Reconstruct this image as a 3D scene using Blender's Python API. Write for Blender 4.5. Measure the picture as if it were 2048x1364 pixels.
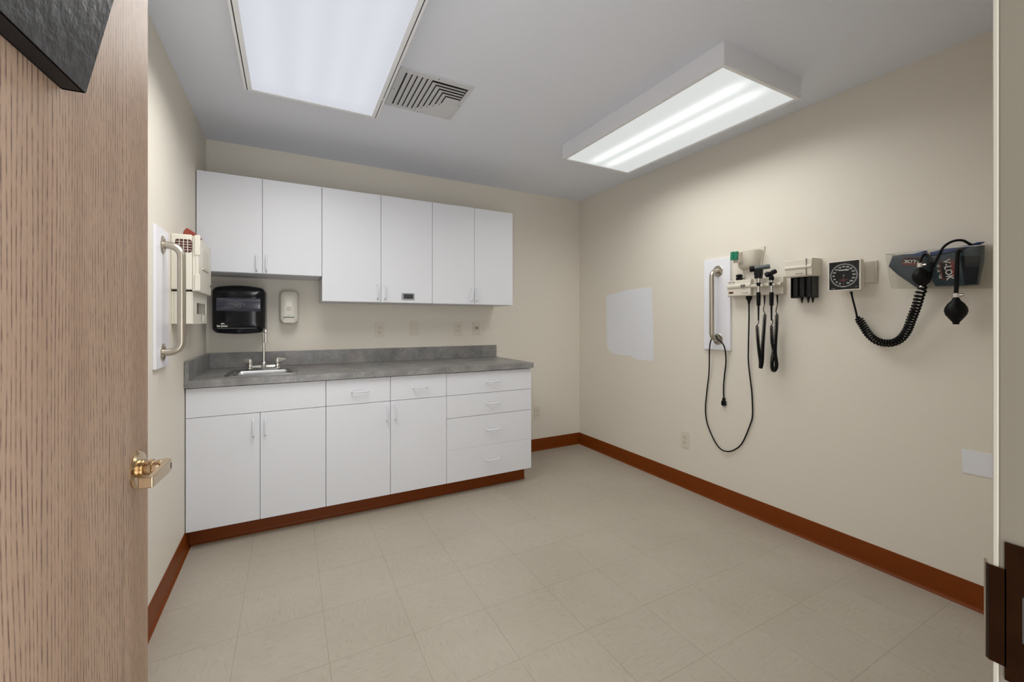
import bpy, bmesh, math, random
from mathutils import Vector, Matrix
random.seed(7)
R = math.radians
SC = bpy.context.scene
COL = SC.collection
for o in list(bpy.data.objects): bpy.data.objects.remove(o)

# ------------------------------------------------------------------ camera
FPX, CYPX, YAW, HCAM = 837.23, 643.5, R(27.994), 1.228
cam = bpy.data.cameras.new('camera'); cam_o = bpy.data.objects.new('camera', cam); COL.objects.link(cam_o)
cam_o.location = (0, 0, HCAM); cam_o.rotation_euler = (R(90), 0, -YAW)
cam.sensor_width = 36; cam.lens = FPX / 2048 * 36; cam.shift_y = -(682 - CYPX) / 2048
cam.clip_start = .01; SC.camera = cam_o
# ------------------------------------------------------------------ world, exposure
w = bpy.data.worlds.new('world'); SC.world = w; w.use_nodes = True
w.node_tree.nodes['Background'].inputs[0].default_value = (.97, .98, 1, 1)
w.node_tree.nodes['Background'].inputs[1].default_value = 4.8
_nt = w.node_tree; _tc = _nt.nodes.new('ShaderNodeTexCoord'); _sp = _nt.nodes.new('ShaderNodeSeparateXYZ'); _mr = _nt.nodes.new('ShaderNodeMapRange')
_nt.links.new(_tc.outputs['Generated'], _sp.inputs[0]); _nt.links.new(_sp.outputs[2], _mr.inputs[0])     # added fill light through the doorway, stronger from below to lift ceiling and upper walls
for _i, _v in ((1, -.35), (2, .35), (3, 4.3), (4, 2.9)): _mr.inputs[_i].default_value = _v
_nt.links.new(_mr.outputs[0], _nt.nodes['Background'].inputs[1])
SC.view_settings.view_transform = 'Standard'; SC.view_settings.look = 'None'
SC.view_settings.exposure = .07; SC.view_settings.gamma = 1; SC.view_settings.use_curve_mapping = False
LAMP_W = (15.5, 9.2)      # left, right ceiling fixture

# ------------------------------------------------------------------ room size
XL, XR, YB, YFR, ZC = -.4893, 2.5843, 3.4121, .132, 2.443
YU, YF = 3.056, 2.7655     # front planes of wall and base cabinets
JX, HX = .572, -.34        # strike jamb and hinge jamb

def ray(px, py):
    a = (px - 1024) / FPX; s, c = math.sin(YAW), math.cos(YAW)
    return (s + a * c, c - a * s, -(py - CYPX) / FPX)
def rw(px, py, d=0):       # a point in front of the right wall, d off it
    r = ray(px, py); t = (XR - d) / r[0]; return (r[1] * t, HCAM + r[2] * t)
def bw(px, py, y):
    r = ray(px, py); t = y / r[1]; return (r[0] * t, HCAM + r[2] * t)

# ------------------------------------------------------------------ materials
MATS = {}
def mat(name, col, rough=.5, metal=0, bump=0, bscale=200, var=0, vscale=8, coat=0, spec=.5):
    if name in MATS: return MATS[name]
    m = bpy.data.materials.new(name); m.use_nodes = True; nt = m.node_tree; b = nt.nodes['Principled BSDF']
    b.inputs['Base Color'].default_value = (*col, 1); b.inputs['Roughness'].default_value = rough
    b.inputs['Metallic'].default_value = metal; b.inputs['Coat Weight'].default_value = coat
    b.inputs['Specular IOR Level'].default_value = spec
    tc = nt.nodes.new('ShaderNodeTexCoord')
    n = nt.nodes.new('ShaderNodeTexNoise'); n.inputs['Scale'].default_value = vscale; n.inputs['Detail'].default_value = 4
    nt.links.new(tc.outputs['Object'], n.inputs['Vector'])
    mx = nt.nodes.new('ShaderNodeMix'); mx.data_type = 'RGBA'
    mx.inputs[6].default_value = (*[c * (1 - var) for c in col], 1); mx.inputs[7].default_value = (*[min(1, c * (1 + var)) for c in col], 1)
    nt.links.new(n.outputs['Fac'], mx.inputs[0]); nt.links.new(mx.outputs[2], b.inputs['Base Color'])
    if bump:
        n2 = nt.nodes.new('ShaderNodeTexNoise'); n2.inputs['Scale'].default_value = bscale; n2.inputs['Detail'].default_value = 3
        nt.links.new(tc.outputs['Object'], n2.inputs['Vector'])
        bp = nt.nodes.new('ShaderNodeBump'); bp.inputs['Strength'].default_value = bump; bp.inputs['Distance'].default_value = .002
        nt.links.new(n2.outputs['Fac'], bp.inputs['Height']); nt.links.new(bp.outputs['Normal'], b.inputs['Normal'])
    MATS[name] = m; return m

WALL = mat('wall_paint', (.735, .69, .605), .6, bump=.12, bscale=260, var=.012, vscale=2)
CEIL = mat('ceiling_paint', (.75, .78, .85), .85, bump=.15, bscale=180, var=.01)
WHITE = mat('white_laminate', (.70, .715, .755), .42, var=.008)
BOARD = mat('white_board', (.80, .80, .85), .35, var=.008)
GAPW = mat('cabinet_case', (.55, .55, .56), .6)
COVE = mat('cove_base_vinyl', (.17, .036, .002), .42, bump=.1, bscale=60, var=.12, vscale=6, spec=.18)
STEEL = mat('brushed_steel', (.50, .46, .39), .33, metal=1, bump=.04, bscale=400)
SINKM = mat('sink_steel', (.33, .33, .335), .30, metal=1, bump=.03, bscale=300)
CHROME = mat('chrome', (.66, .65, .62), .17, metal=1)
BRASS = mat('brass', (.58, .44, .28), .2, metal=1, var=.1, vscale=40)
BLACK = mat('black_gloss_plastic', (.004, .004, .006), .16, spec=.35)
BLACKM = mat('black_matte', (.007, .007, .008), .5, bump=.05, bscale=120, spec=.25)
GREYP = mat('grey_plastic', (.075, .09, .09), .35)
CREAM = mat('cream_plastic', (.66, .61, .52), .4, var=.01)
CREAM2 = mat('pale_cream_plastic', (.74, .71, .62), .38, var=.01)
PLATE = mat('wall_plate_plastic', (.69, .635, .54), .35)
DARK = mat('dark_recess', (.02, .018, .016), .7)
FIXT = mat('fixture_enamel', (.80, .81, .84), .4)
VENTM = mat('vent_enamel', (.60, .61, .63), .4)
RUBBER = mat('black_rubber', (.004, .004, .004), .45, spec=.16)
TEAL = mat('teal_cuff_fabric', (.022, .041, .054), .55, bump=.35, bscale=45, var=.35, vscale=22)
BLUE = mat('blue_cuff_lining', (.008, .035, .15), .45, bump=.3, bscale=60, var=.5, vscale=30)
VELCRO = mat('black_velcro', (.004, .005, .010), .85, bump=.5, bscale=500)
REDL = mat('red_label', (.16, .012, .008), .45)
REDV = mat('red_liner', (.24, .035, .02), .45, bump=.3, bscale=30, var=.25, vscale=20)
DKRED = mat('dark_red_recess', (.075, .012, .01), .6)
INK = mat('white_print', (.6, .6, .55), .5)
INKB = mat('pale_print', (.75, .75, .68), .5)
GINK = mat('grey_print', (.16, .16, .15), .5)
TEALINK = mat('teal_print', (.015, .09, .085), .5)
REDINK = mat('red_print', (.30, .03, .04), .5)
GREEN = mat('green_translucent_plastic', (.01, .19, .10), .2, var=.4, vscale=60)
PAPER = mat('white_paint_patch', (.76, .775, .82), .55, var=.015, vscale=4)
TAUPE = mat('taupe_frame_paint', (.13, .114, .085), .5, bump=.05, bscale=40, var=.04, vscale=3)
BRONZE = mat('oil_rubbed_bronze', (.035, .017, .009), .3, metal=1, bump=.2, bscale=40, var=.5, vscale=30)
HOLDER = mat('black_leatherette', (.022, .022, .024), .42, bump=1.0, bscale=55, var=.3, vscale=25)
SMOKE = mat('smoky_window', (.040, .044, .062), .16, coat=.6)
LGREY = mat('light_grey_plastic', (.33, .33, .34), .4)
MGREY = mat('mid_grey_plastic', (.10, .10, .11), .5)

def clear_mat():
    m = bpy.data.materials.new('clear_plastic'); m.use_nodes = True; nt = m.node_tree; nt.nodes.clear()
    out = nt.nodes.new('ShaderNodeOutputMaterial'); mx = nt.nodes.new('ShaderNodeMixShader')
    t = nt.nodes.new('ShaderNodeBsdfTransparent'); t.inputs[0].default_value = (.96, .96, .95, 1)
    g = nt.nodes.new('ShaderNodeBsdfGlossy'); g.inputs['Roughness'].default_value = .08
    mx.inputs[0].default_value = .025; nt.links.new(t.outputs[0], mx.inputs[1]); nt.links.new(g.outputs[0], mx.inputs[2])
    nt.links.new(mx.outputs[0], out.inputs[0]); return m
CLEAR = clear_mat()

def N(nt, t, **kw):
    n = nt.nodes.new(t)
    for k, v in kw.items(): setattr(n, k, v)
    return n
def M(nt, op, a, b=None):
    n = nt.nodes.new('ShaderNodeMath'); n.operation = op
    for i, v in enumerate((a, b)):
        if v is None: continue
        if isinstance(v, (int, float)): n.inputs[i].default_value = v
        else: nt.links.new(v, n.inputs[i])
    return n.outputs[0]
def ramp(nt, fac, stops):
    r = nt.nodes.new('ShaderNodeValToRGB'); nt.links.new(fac, r.inputs[0]); e = r.color_ramp.elements
    while len(e) < len(stops): e.new(.5)
    for x, (p, c) in zip(e, stops): x.position = p; x.color = (*c, 1)
    return r.outputs[0]
def mixc(nt, fac, a, b, mode='MIX'):
    n = nt.nodes.new('ShaderNodeMix'); n.data_type = 'RGBA'; n.blend_type = mode
    for i, v in ((0, fac), (6, a), (7, b)):
        if isinstance(v, (int, float)): n.inputs[i].default_value = v
        elif isinstance(v, tuple): n.inputs[i].default_value = (*v, 1)
        else: nt.links.new(v, n.inputs[i])
    return n.outputs[2]
def mapping(nt, vec, scale, loc=(0, 0, 0)):
    n = nt.nodes.new('ShaderNodeMapping'); n.inputs['Scale'].default_value = scale; n.inputs['Location'].default_value = loc
    nt.links.new(vec, n.inputs[0]); return n.outputs[0]
def noise(nt, vec, scale, detail=3, rough=.5):
    n = nt.nodes.new('ShaderNodeTexNoise'); n.inputs['Scale'].default_value = scale; n.inputs['Detail'].default_value = detail
    n.inputs['Roughness'].default_value = rough; nt.links.new(vec, n.inputs['Vector']); return n.outputs['Fac']

def floor_mat():
    m = bpy.data.materials.new('vinyl_tile'); m.use_nodes = True; nt = m.node_tree; b = nt.nodes['Principled BSDF']
    tc = N(nt, 'ShaderNodeTexCoord').outputs['Object']; sp = N(nt, 'ShaderNodeSeparateXYZ'); nt.links.new(tc, sp.inputs[0])
    T = .3065
    u = M(nt, 'DIVIDE', M(nt, 'SUBTRACT', sp.outputs[0], .127 - 20 * T), T); v = M(nt, 'DIVIDE', M(nt, 'SUBTRACT', sp.outputs[1], 1.025 - 20 * T), T)
    fu, fv = M(nt, 'FRACT', u), M(nt, 'FRACT', v)
    line = lambda f, wd: M(nt, 'GREATER_THAN', M(nt, 'ABSOLUTE', M(nt, 'SUBTRACT', f, .5)), .5 - wd / T / 2)
    ln = M(nt, 'MAXIMUM', line(fu, .0015), line(fv, .0015))
    cells = M(nt, 'ADD', M(nt, 'FLOOR', u), M(nt, 'FLOOR', v)); odd = M(nt, 'MODULO', cells, 2)
    wn = N(nt, 'ShaderNodeTexWhiteNoise'); wn.noise_dimensions = '2D'
    cb = N(nt, 'ShaderNodeCombineXYZ'); nt.links.new(M(nt, 'FLOOR', u), cb.inputs[0]); nt.links.new(M(nt, 'FLOOR', v), cb.inputs[1]); nt.links.new(cb.outputs[0], wn.inputs['Vector'])
    va = mapping(nt, tc, (95, 22, 1)); vb = mapping(nt, tc, (22, 95, 1), (3, 7, 0))
    fl = mixc(nt, odd, noise(nt, va, 1, 3, .6), noise(nt, vb, 1, 3, .6))
    base = ramp(nt, fl, [(.30, (.325, .28, .215)), (.42, (.40, .358, .292)), (.60, (.42, .38, .312)), (.74, (.49, .45, .38))])
    cloud = noise(nt, mapping(nt, tc, (1, 1, 1)), 2.2, 4)
    base = mixc(nt, .5, base, ramp(nt, cloud, [(.3, (.37, .327, .262)), (.7, (.45, .408, .342))]))
    tone = mixc(nt, 1.0, base, mixc(nt, wn.outputs[0], (.965, .965, .965), (1, 1, 1)), 'MULTIPLY')
    lm = M(nt, 'MULTIPLY', ln, M(nt, 'MULTIPLY', noise(nt, tc, 5, 2), 1.25))
    c = mixc(nt, lm, tone, (.18, .14, .09)); nt.links.new(c, b.inputs['Base Color'])
    b.inputs['Roughness'].default_value = .42
    bp = N(nt, 'ShaderNodeBump'); bp.inputs['Strength'].default_value = .12; bp.inputs['Distance'].default_value = .002
    nt.links.new(noise(nt, tc, 60, 2), bp.inputs['Height']); nt.links.new(bp.outputs[0], b.inputs['Normal'])
    return m
FLOOR = floor_mat()

def oak_mat():
    m = bpy.data.materials.new('oak_veneer'); m.use_nodes = True; nt = m.node_tree; b = nt.nodes['Principled BSDF']
    tc = N(nt, 'ShaderNodeTexCoord').outputs['Object']
    warp = noise(nt, mapping(nt, tc, (3, 3, .6)), 1, 2)
    sp = N(nt, 'ShaderNodeSeparateXYZ'); nt.links.new(tc, sp.inputs[0])
    cb = N(nt, 'ShaderNodeCombineXYZ'); nt.links.new(M(nt, 'ADD', sp.outputs[0], M(nt, 'MULTIPLY', warp, .03)), cb.inputs[0])
    nt.links.new(sp.outputs[1], cb.inputs[1]); nt.links.new(sp.outputs[2], cb.inputs[2]); v = cb.outputs[0]
    big = noise(nt, mapping(nt, v, (16, 1, .5)), 1, 3)
    streak = noise(nt, mapping(nt, v, (210, 1, 17)), 1, 1, .5)
    fine = noise(nt, mapping(nt, v, (520, 1, 40)), 1, 1, .5)
    base = ramp(nt, big, [(.3, (.305, .207, .143)), (.7, (.375, .265, .190))])
    ph = M(nt, 'ADD', M(nt, 'DIVIDE', sp.outputs[0], .0079), M(nt, 'MULTIPLY', noise(nt, mapping(nt, tc, (9, 1, .8)), 1, 2), 7.0))
    tri = M(nt, 'ABSOLUTE', M(nt, 'SUBTRACT', M(nt, 'FRACT', ph), .5))
    lines = ramp(nt, tri, [(.30, (0, 0, 0)), (.44, (1, 1, 1))])
    c2 = N(nt, 'ShaderNodeCombineXYZ'); nt.links.new(M(nt, 'MULTIPLY', M(nt, 'FLOOR', M(nt, 'ADD', ph, .5)), 7.31), c2.inputs[0]); nt.links.new(M(nt, 'MULTIPLY', sp.outputs[2], 30), c2.inputs[2])
    dash = ramp(nt, noise(nt, c2.outputs[0], 1, 2, .6), [(.40, (.15, .15, .15)), (.60, (1, 1, 1))])
    base = mixc(nt, M(nt, 'MULTIPLY', lines, dash), base, (.145, .093, .070))
    base = mixc(nt, ramp(nt, fine, [(.52, (0, 0, 0)), (.70, (.35, .35, .35))]), base, (.20, .135, .10))
    wob = M(nt, 'MULTIPLY', M(nt, 'SUBTRACT', noise(nt, mapping(nt, tc, (1, 1, 6)), 1, 4, .6), .5), .022)
    fd = M(nt, 'DIVIDE', M(nt, 'SUBTRACT', M(nt, 'SUBTRACT', sp.outputs[0], .800), wob), .0045)
    fig = M(nt, 'MULTIPLY', M(nt, 'EXPONENT', M(nt, 'MULTIPLY', M(nt, 'MULTIPLY', fd, fd), -1)), ramp(nt, noise(nt, mapping(nt, tc, (0, 0, 3.1), (0, 0, 1.7)), 1, 2), [(.45, (0, 0, 0)), (.62, (.75, .75, .75))]))
    base = mixc(nt, fig, base, (.165, .125, .105))
    nt.links.new(base, b.inputs['Base Color']); b.inputs['Roughness'].default_value = .5; b.inputs['Specular IOR Level'].default_value = .16
    return m
OAK = oak_mat()

def counter_mat():
    m = bpy.data.materials.new('grey_stone_laminate'); m.use_nodes = True; nt = m.node_tree; b = nt.nodes['Principled BSDF']
    tc = N(nt, 'ShaderNodeTexCoord').outputs['Object']
    n1 = noise(nt, tc, 7, 6, .65); n2 = noise(nt, mapping(nt, tc, (1, 1, 1), (5, 3, 2)), 3.2, 4, .6); n3 = noise(nt, tc, 60, 4, .7)
    base = ramp(nt, n1, [(.36, (.13, .13, .126)), (.5, (.205, .20, .195)), (.66, (.31, .30, .29))])
    base = mixc(nt, ramp(nt, n2, [(.54, (0, 0, 0)), (.7, (.5, .5, .5))]), base, (.34, .245, .21))
    base = mixc(nt, .25, base, ramp(nt, n3, [(.3, (.11, .11, .11)), (.7, (.40, .40, .39))]))
    nt.links.new(base, b.inputs['Base Color']); b.inputs['Roughness'].default_value = .34
    return m
STONE = counter_mat()

def lens_mat(name, tubes, width, peak, base, tint, sides):
    """prismatic diffuser: brightness over the width follows the tubes behind it (local x)"""
    m = bpy.data.materials.new(name); m.use_nodes = True; nt = m.node_tree; b = nt.nodes['Principled BSDF']
    tc = N(nt, 'ShaderNodeTexCoord').outputs['Object']; sp = N(nt, 'ShaderNodeSeparateXYZ'); nt.links.new(tc, sp.inputs[0])
    x = sp.outputs[0]; tot = None
    for t in tubes:
        d = M(nt, 'DIVIDE', M(nt, 'SUBTRACT', x, t), width)
        g = M(nt, 'EXPONENT', M(nt, 'MULTIPLY', M(nt, 'MULTIPLY', d, d), -1))
        tot = g if tot is None else M(nt, 'ADD', tot, g)
    ends = M(nt, 'SMOOTH_MIN', M(nt, 'MULTIPLY', M(nt, 'SUBTRACT', .60, M(nt, 'ABSOLUTE', sp.outputs[1])), 9.0), 1.0)
    ends.node.inputs[2].default_value = .3
    tot = M(nt, 'MULTIPLY', tot, ends)
    vo = N(nt, 'ShaderNodeTexVoronoi'); vo.inputs['Scale'].default_value = 190; vo.inputs['Randomness'].default_value = 0
    nt.links.new(tc, vo.inputs['Vector'])
    dots = M(nt, 'ADD', M(nt, 'MULTIPLY', vo.outputs['Distance'], .5), .82)
    st = M(nt, 'MULTIPLY', M(nt, 'ADD', M(nt, 'MULTIPLY', tot, peak), base), dots)
    b.inputs['Base Color'].default_value = (.12, .12, .12, 1); b.inputs['Roughness'].default_value = .35
    b.inputs['Emission Color'].default_value = (*tint, 1); nt.links.new(st, b.inputs['Emission Strength'])
    return m

# ------------------------------------------------------------------ mesh builder
class MB:
    def __init__(s): s.bm = bmesh.new(); s.mi = 0
    def face(s, vs):
        try: f = s.bm.faces.new(vs); f.material_index = s.mi; return f
        except ValueError: return None
    def box(s, x0, x1, y0, y1, z0, z1):
        x0, x1 = sorted((x0, x1)); y0, y1 = sorted((y0, y1)); z0, z1 = sorted((z0, z1))
        v = [s.bm.verts.new((x, y, z)) for z in (z0, z1) for y in (y0, y1) for x in (x0, x1)]
        for q in ((0, 2, 3, 1), (4, 5, 7, 6), (0, 1, 5, 4), (2, 6, 7, 3), (0, 4, 6, 2), (1, 3, 7, 5)): s.face([v[i] for i in q])
        return s
    def loft(s, loops, cap0=True, cap1=True, closed=True):
        L = [[s.bm.verts.new(p) for p in lp] for lp in loops]; n = len(L[0])
        for a, b in zip(L, L[1:]):
            for i in range(n if closed else n - 1):
                j = (i + 1) % n; s.face((a[i], a[j], b[j], b[i]))
        if cap0: s.face(L[0][::-1])
        if cap1: s.face(L[-1])
        return s
    def prism(s, poly, a, b, axis='y', inset=0):
        """poly: 2D points; axis y: (x,z) pts extruded y a->b; x: (y,z); z: (x,y)"""
        def P(p, t):
            return {'y': (p[0], t, p[1]), 'x': (t, p[0], p[1]), 'z': (p[0], p[1], t)}[axis]
        return s.loft([[P(p, a) for p in poly], [P(p, b) for p in poly]])
    def tube(s, pts, r, seg=8, rs=None, cap=True):
        P = [Vector(p) for p in pts]; up = None; loops = []
        for i, p in enumerate(P):
            t = ((P[min(i + 1, len(P) - 1)] - p).normalized() + (p - P[max(i - 1, 0)]).normalized()).normalized()
            if up is None:
                up = t.orthogonal().normalized()
            else:
                up = (up - t * up.dot(t))
                up = up.normalized() if up.length > 1e-6 else t.orthogonal().normalized()
            b = t.cross(up); rr = rs[i] if rs else r
            loops.append([p + (up * math.cos(2 * math.pi * k / seg) + b * math.sin(2 * math.pi * k / seg)) * rr for k in range(seg)])
        return s.loft(loops, cap, cap)
    def cyl(s, a, b, r, r2=None, seg=24): return s.tube([a, b], r, seg, [r, r if r2 is None else r2])
    def lathe(s, prof, org=(0, 0, 0), d=(0, 0, 1), seg=28):
        """prof: (radius, distance along d)"""
        o, d = Vector(org), Vector(d).normalized(); u = d.orthogonal().normalized(); v = d.cross(u)
        return s.loft([[o + d * h + (u * math.cos(2 * math.pi * k / seg) + v * math.sin(2 * math.pi * k / seg)) * max(r, .0002) for k in range(seg)] for r, h in prof])
    def text(s, txt, size, org, xdir=(1, 0, 0), ydir=(0, 0, 1), align='CENTER', th=.0003, bold=0):
        c = bpy.data.curves.new('t', 'FONT'); c.body = txt; c.size = size; c.align_x = align; c.align_y = 'CENTER'; c.resolution_u = 2
        c.offset = bold; c.extrude = th
        o = bpy.data.objects.new('t', c); COL.objects.link(o); dg = bpy.context.evaluated_depsgraph_get(); dg.update()
        me = bpy.data.meshes.new_from_object(o.evaluated_get(dg)); xd, yd = Vector(xdir).normalized(), Vector(ydir).normalized(); zd = xd.cross(yd)
        vs = [s.bm.verts.new(Vector(org) + xd * v.co.x + yd * v.co.y + zd * v.co.z) for v in me.vertices]
        for p in me.polygons: s.face([vs[i] for i in p.vertices])
        bpy.data.objects.remove(o); bpy.data.curves.remove(c); bpy.data.meshes.remove(me); return s
    def build(s, name, m, parent=None, bevel=0, seg=2, sub=0, loc=None, ang=35):
        bmesh.ops.recalc_face_normals(s.bm, faces=s.bm.faces)
        me = bpy.data.meshes.new(name); s.bm.to_mesh(me); s.bm.free()
        for x in (m if isinstance(m, (list, tuple)) else [m]): me.materials.append(x)
        for p in me.polygons: p.use_smooth = True
        me.set_sharp_from_angle(angle=R(ang))
        o = bpy.data.objects.new(name, me); COL.objects.link(o)
        if parent: o.parent = parent
        if loc: o.location = loc
        if bevel:
            md = o.modifiers.new('b', 'BEVEL'); md.width = bevel; md.segments = seg; md.limit_method = 'ANGLE'; md.angle_limit = R(30); md.harden_normals = True
        if sub:
            md = o.modifiers.new('s', 'SUBSURF'); md.levels = md.render_levels = sub
        return o

def tag(o, label=None, cat=None, group=None, kind=None):
    for k, v in (('label', label), ('category', cat), ('group', group), ('kind', kind)):
        if v: o[k] = v
    return o
def thing(name, label, cat, loc, rz=0, group=None, kind=None):
    o = bpy.data.objects.new(name, None); COL.objects.link(o); o.empty_display_size = .05
    o.location = loc; o.rotation_euler = (0, 0, rz); return tag(o, label, cat, group, kind)
def spline(pts, n=10):
    P = [Vector(p) for p in pts]; out = []
    for i in range(len(P) - 1):
        p0, p1, p2, p3 = P[max(i - 1, 0)], P[i], P[i + 1], P[min(i + 2, len(P) - 1)]
        for k in range(n):
            t = k / n
            out.append(.5 * ((2 * p1) + (p2 - p0) * t + (2 * p0 - 5 * p1 + 4 * p2 - p3) * t * t + (3 * p1 - p0 - 3 * p2 + p3) * t ** 3))
    out.append(P[-1]); return out
def coil(path, rad, pitch, per=12):
    """helix about a path; pitch is a number or a function of 0..1"""
    P = path; L = [0]
    for a, b in zip(P, P[1:]): L.append(L[-1] + (b - a).length)
    tot = L[-1]; pts = []; s = 0; ph = 0; i = 0; up = (P[1] - P[0]).orthogonal().normalized(); 
    while s < tot:
        while i < len(P) - 2 and L[i + 1] < s: i += 1
        t = (P[i + 1] - P[i]).normalized(); c = P[i] + (P[i + 1] - P[i]) * ((s - L[i]) / max(L[i + 1] - L[i], 1e-9))
        up = (up - t * up.dot(t)).normalized(); b = t.cross(up)
        rr = rad * min(1, s / rad * .8 + .1, (tot - s) / rad * .8 + .1)
        pts.append(c + (up * math.cos(ph) + b * math.sin(ph)) * rr)
        p = pitch(s / tot) if callable(pitch) else pitch
        ph += 2 * math.pi / per; s += p / per
    return pts
def rrect(x0, x1, y0, y1, r, n=5):
    """rounded rectangle outline"""
    out = []
    for cx, cy, a0 in ((x1 - r, y1 - r, 0), (x0 + r, y1 - r, 90), (x0 + r, y0 + r, 180), (x1 - r, y0 + r, 270)):
        for k in range(n + 1):
            a = R(a0 + 90 * k / n); out.append((cx + r * math.cos(a), cy + r * math.sin(a)))
    return out

# ================================================================== SETTING
def struct(name, mb, m, bevel=0): return tag(mb.build(name, m, bevel=bevel), kind='structure')
WT = .12
f_ = MB().box(XL, XR, YFR - WT - .08, YB, -.05, 0)
struct('floor', f_, FLOOR)
struct('ceiling', MB().box(XL - WT, XR + WT, YFR - WT, YB + WT, ZC, ZC + .1), CEIL)
struct('wall_left', MB().box(XL - WT, XL, YFR - WT, YB + WT, 0, ZC), WALL)
struct('wall_right', MB().box(XR, XR + WT, YFR - WT, YB + WT, 0, ZC), WALL)
struct('wall_back', MB().box(XL, XR, YB, YB + WT, 0, ZC), WALL)
FW = .05   # frame face width
fr = MB().box(XL, HX - FW, YFR - WT, YFR, 0, ZC)
fr.box(JX + FW, XR, YFR - WT, YFR, 0, ZC); fr.box(HX - FW, JX + FW, YFR - WT, YFR, 2.08, ZC)
struct('wall_front', fr, WALL)
# steel door frame, three sides
t = MB(); t.box(JX, JX + FW, YFR - WT - .004, YFR, 0, 2.085); t.box(HX - FW, HX, YFR - WT - .004, YFR, 0, 2.085); t.box(HX, JX, YFR - WT - .004, YFR, 2.035, 2.085)
frame = struct('trim_1', t, TAUPE, bevel=.0045)

def cove(pts_len, flip=1):
    """profile (distance off wall, z)"""
    return [(0, 0), (.014, 0), (.0135, .003), (.009, .006), (.006, .012), (.0045, .022), (.004, .108), (.003, .111), (0, .112)]
pr = cove(0)
b = MB(); b.loft([[(XL + d, y, z) for d, z in pr] for y in (YFR, 2.855)]); struct('baseboard_left', b, COVE)
b = MB(); b.loft([[(XR - d, y, z) for d, z in pr] for y in (YFR, YB)]); struct('baseboard_right', b, COVE)
b = MB(); b.loft([[(x, YB - d, z) for d, z in pr] for x in (1.638, XR)]); struct('baseboard_back', b, COVE)
TOEY = 2.862
b = MB()
for x0, x1 in ((XL + .004, -.2425), (-.2422, .8719), (.8722, 1.628)):
    b.loft([[(x, TOEY - d, z * .985) for d, z in pr] for x in (x0, x1)])
struct('baseboard_cabinets', b, COVE)

# ---------------------------------------------------------------- door
DA = R(86.5)
door = thing('door_1', None, None, (HX, .13, 0), DA, kind='structure')
MB().box(.002, .911, -.045, 0, .008, 2.03).build('door_panel', OAK, door, bevel=.0015)
for z in (.25, 1.02, 1.8):
    MB().cyl((0, -.0, z - .05), (0, -.0, z + .05), .006, seg=12).build('hinge', BRASS, door)
S0, Z0 = .858, .962
ds = MB()
ds.lathe([(.0335, 0), (.0335, .002), (.030, .0055), (.018, .007)], (S0, -.045, Z0), (0, -1, 0), 40)
ds.lathe([(.015, .006), (.0165, .009), (.0165, .012), (.0125, .0145), (.0125, .016), (.0155, .018), (.0155, .023), (.0135, .0245)], (S0, -.045, Z0), (0, -1, 0), 32)
ds.lathe([(.0130, .024), (.0130, .034), (.0125, .036)], (S0, -.045, Z0), (0, -1, 0), 32)
hd = ds.build('door_handle', BRASS, door)
lv = MB()
o0 = -.045
top = [(S0 + .0135, o0 - .033), (S0 + .0135, o0 - .042), (S0 + .006, o0 - .0485), (S0 - .012, o0 - .049), (S0 - .088, o0 - .048), (S0 - .088, o0 - .028), (S0 - .079, o0 - .028), (S0 - .077, o0 - .038), (S0 - .022, o0 - .040), (S0 - .010, o0 - .033)]
lv.loft([[(p[0], p[1], Z0 - .0115 + (.002 if p[0] < S0 - .05 else 0)) for p in top], [(p[0], p[1], Z0 + .0115 - (.003 if p[0] < S0 - .05 else 0)) for p in top]])
lv.build('lever', BRASS, hd, bevel=.0018)
MB().box(S0 + .000, S0 + .0045, o0 - .0492, o0 - .0465, Z0 - .006, Z0 + .005).build('key_slot', DARK, hd, bevel=.0008)

e_ = MB(); e_.box(JX - .0006, JX + .02, .1290, YFR + .0006, 0, 2.03)  # light catching the rounded frame corner, put into a paler taupe strip
tag(e_.build('lit_corner', mat('lit_corner_taupe', (.30, .28, .23), .5), frame, bevel=.0008), label='paler strip standing for room light on the frame corner')
# strike plate on the jamb (part of the frame)
sp = MB()
# plate on the jamb face (x = JX), lip curling past the room-side edge
z0, z1, lz0, lz1 = .905, 1.029, .9165, 1.0045
zs = .964
sp.box(JX - .0018, JX + .001, .078, .1250, z0, z1)
lip = [(JX - .0018, .1240), (JX - .0018, .1345), (JX + .0005, .1372), (JX + .004, .1392), (JX + .009, .1402), (JX + .009, .1384), (JX + .0045, .1374), (JX + .0005, .1350), (JX + .0002, .1240)]
sp.loft([[(x, y, z) for x, y in lip] for z in (lz0, lz0 + .004, lz1 - .004, lz1)])
plate = sp.build('strike_plate', BRONZE, frame)
for f in plate.data.polygons:
    if f.center.x > JX + .0002 and f.center.y > .134: f.material_index = 1
plate.data.materials.append(mat('lit_lip_edge', (.55, .47, .38), .35, metal=1))  # paler metal carries the light reflected off the curled lip
MB().box(JX - .0026, JX - .0017, .092, .1145, .945, .985).build('latch_hole', DARK, plate)
for z in (.918, 1.016): MB().lathe([(.004, 0), (.004, .0008), (.002, .0012)], (JX - .0018, .103, z), (-1, 0, 0), 16).build('screw', BRONZE, plate)

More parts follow.
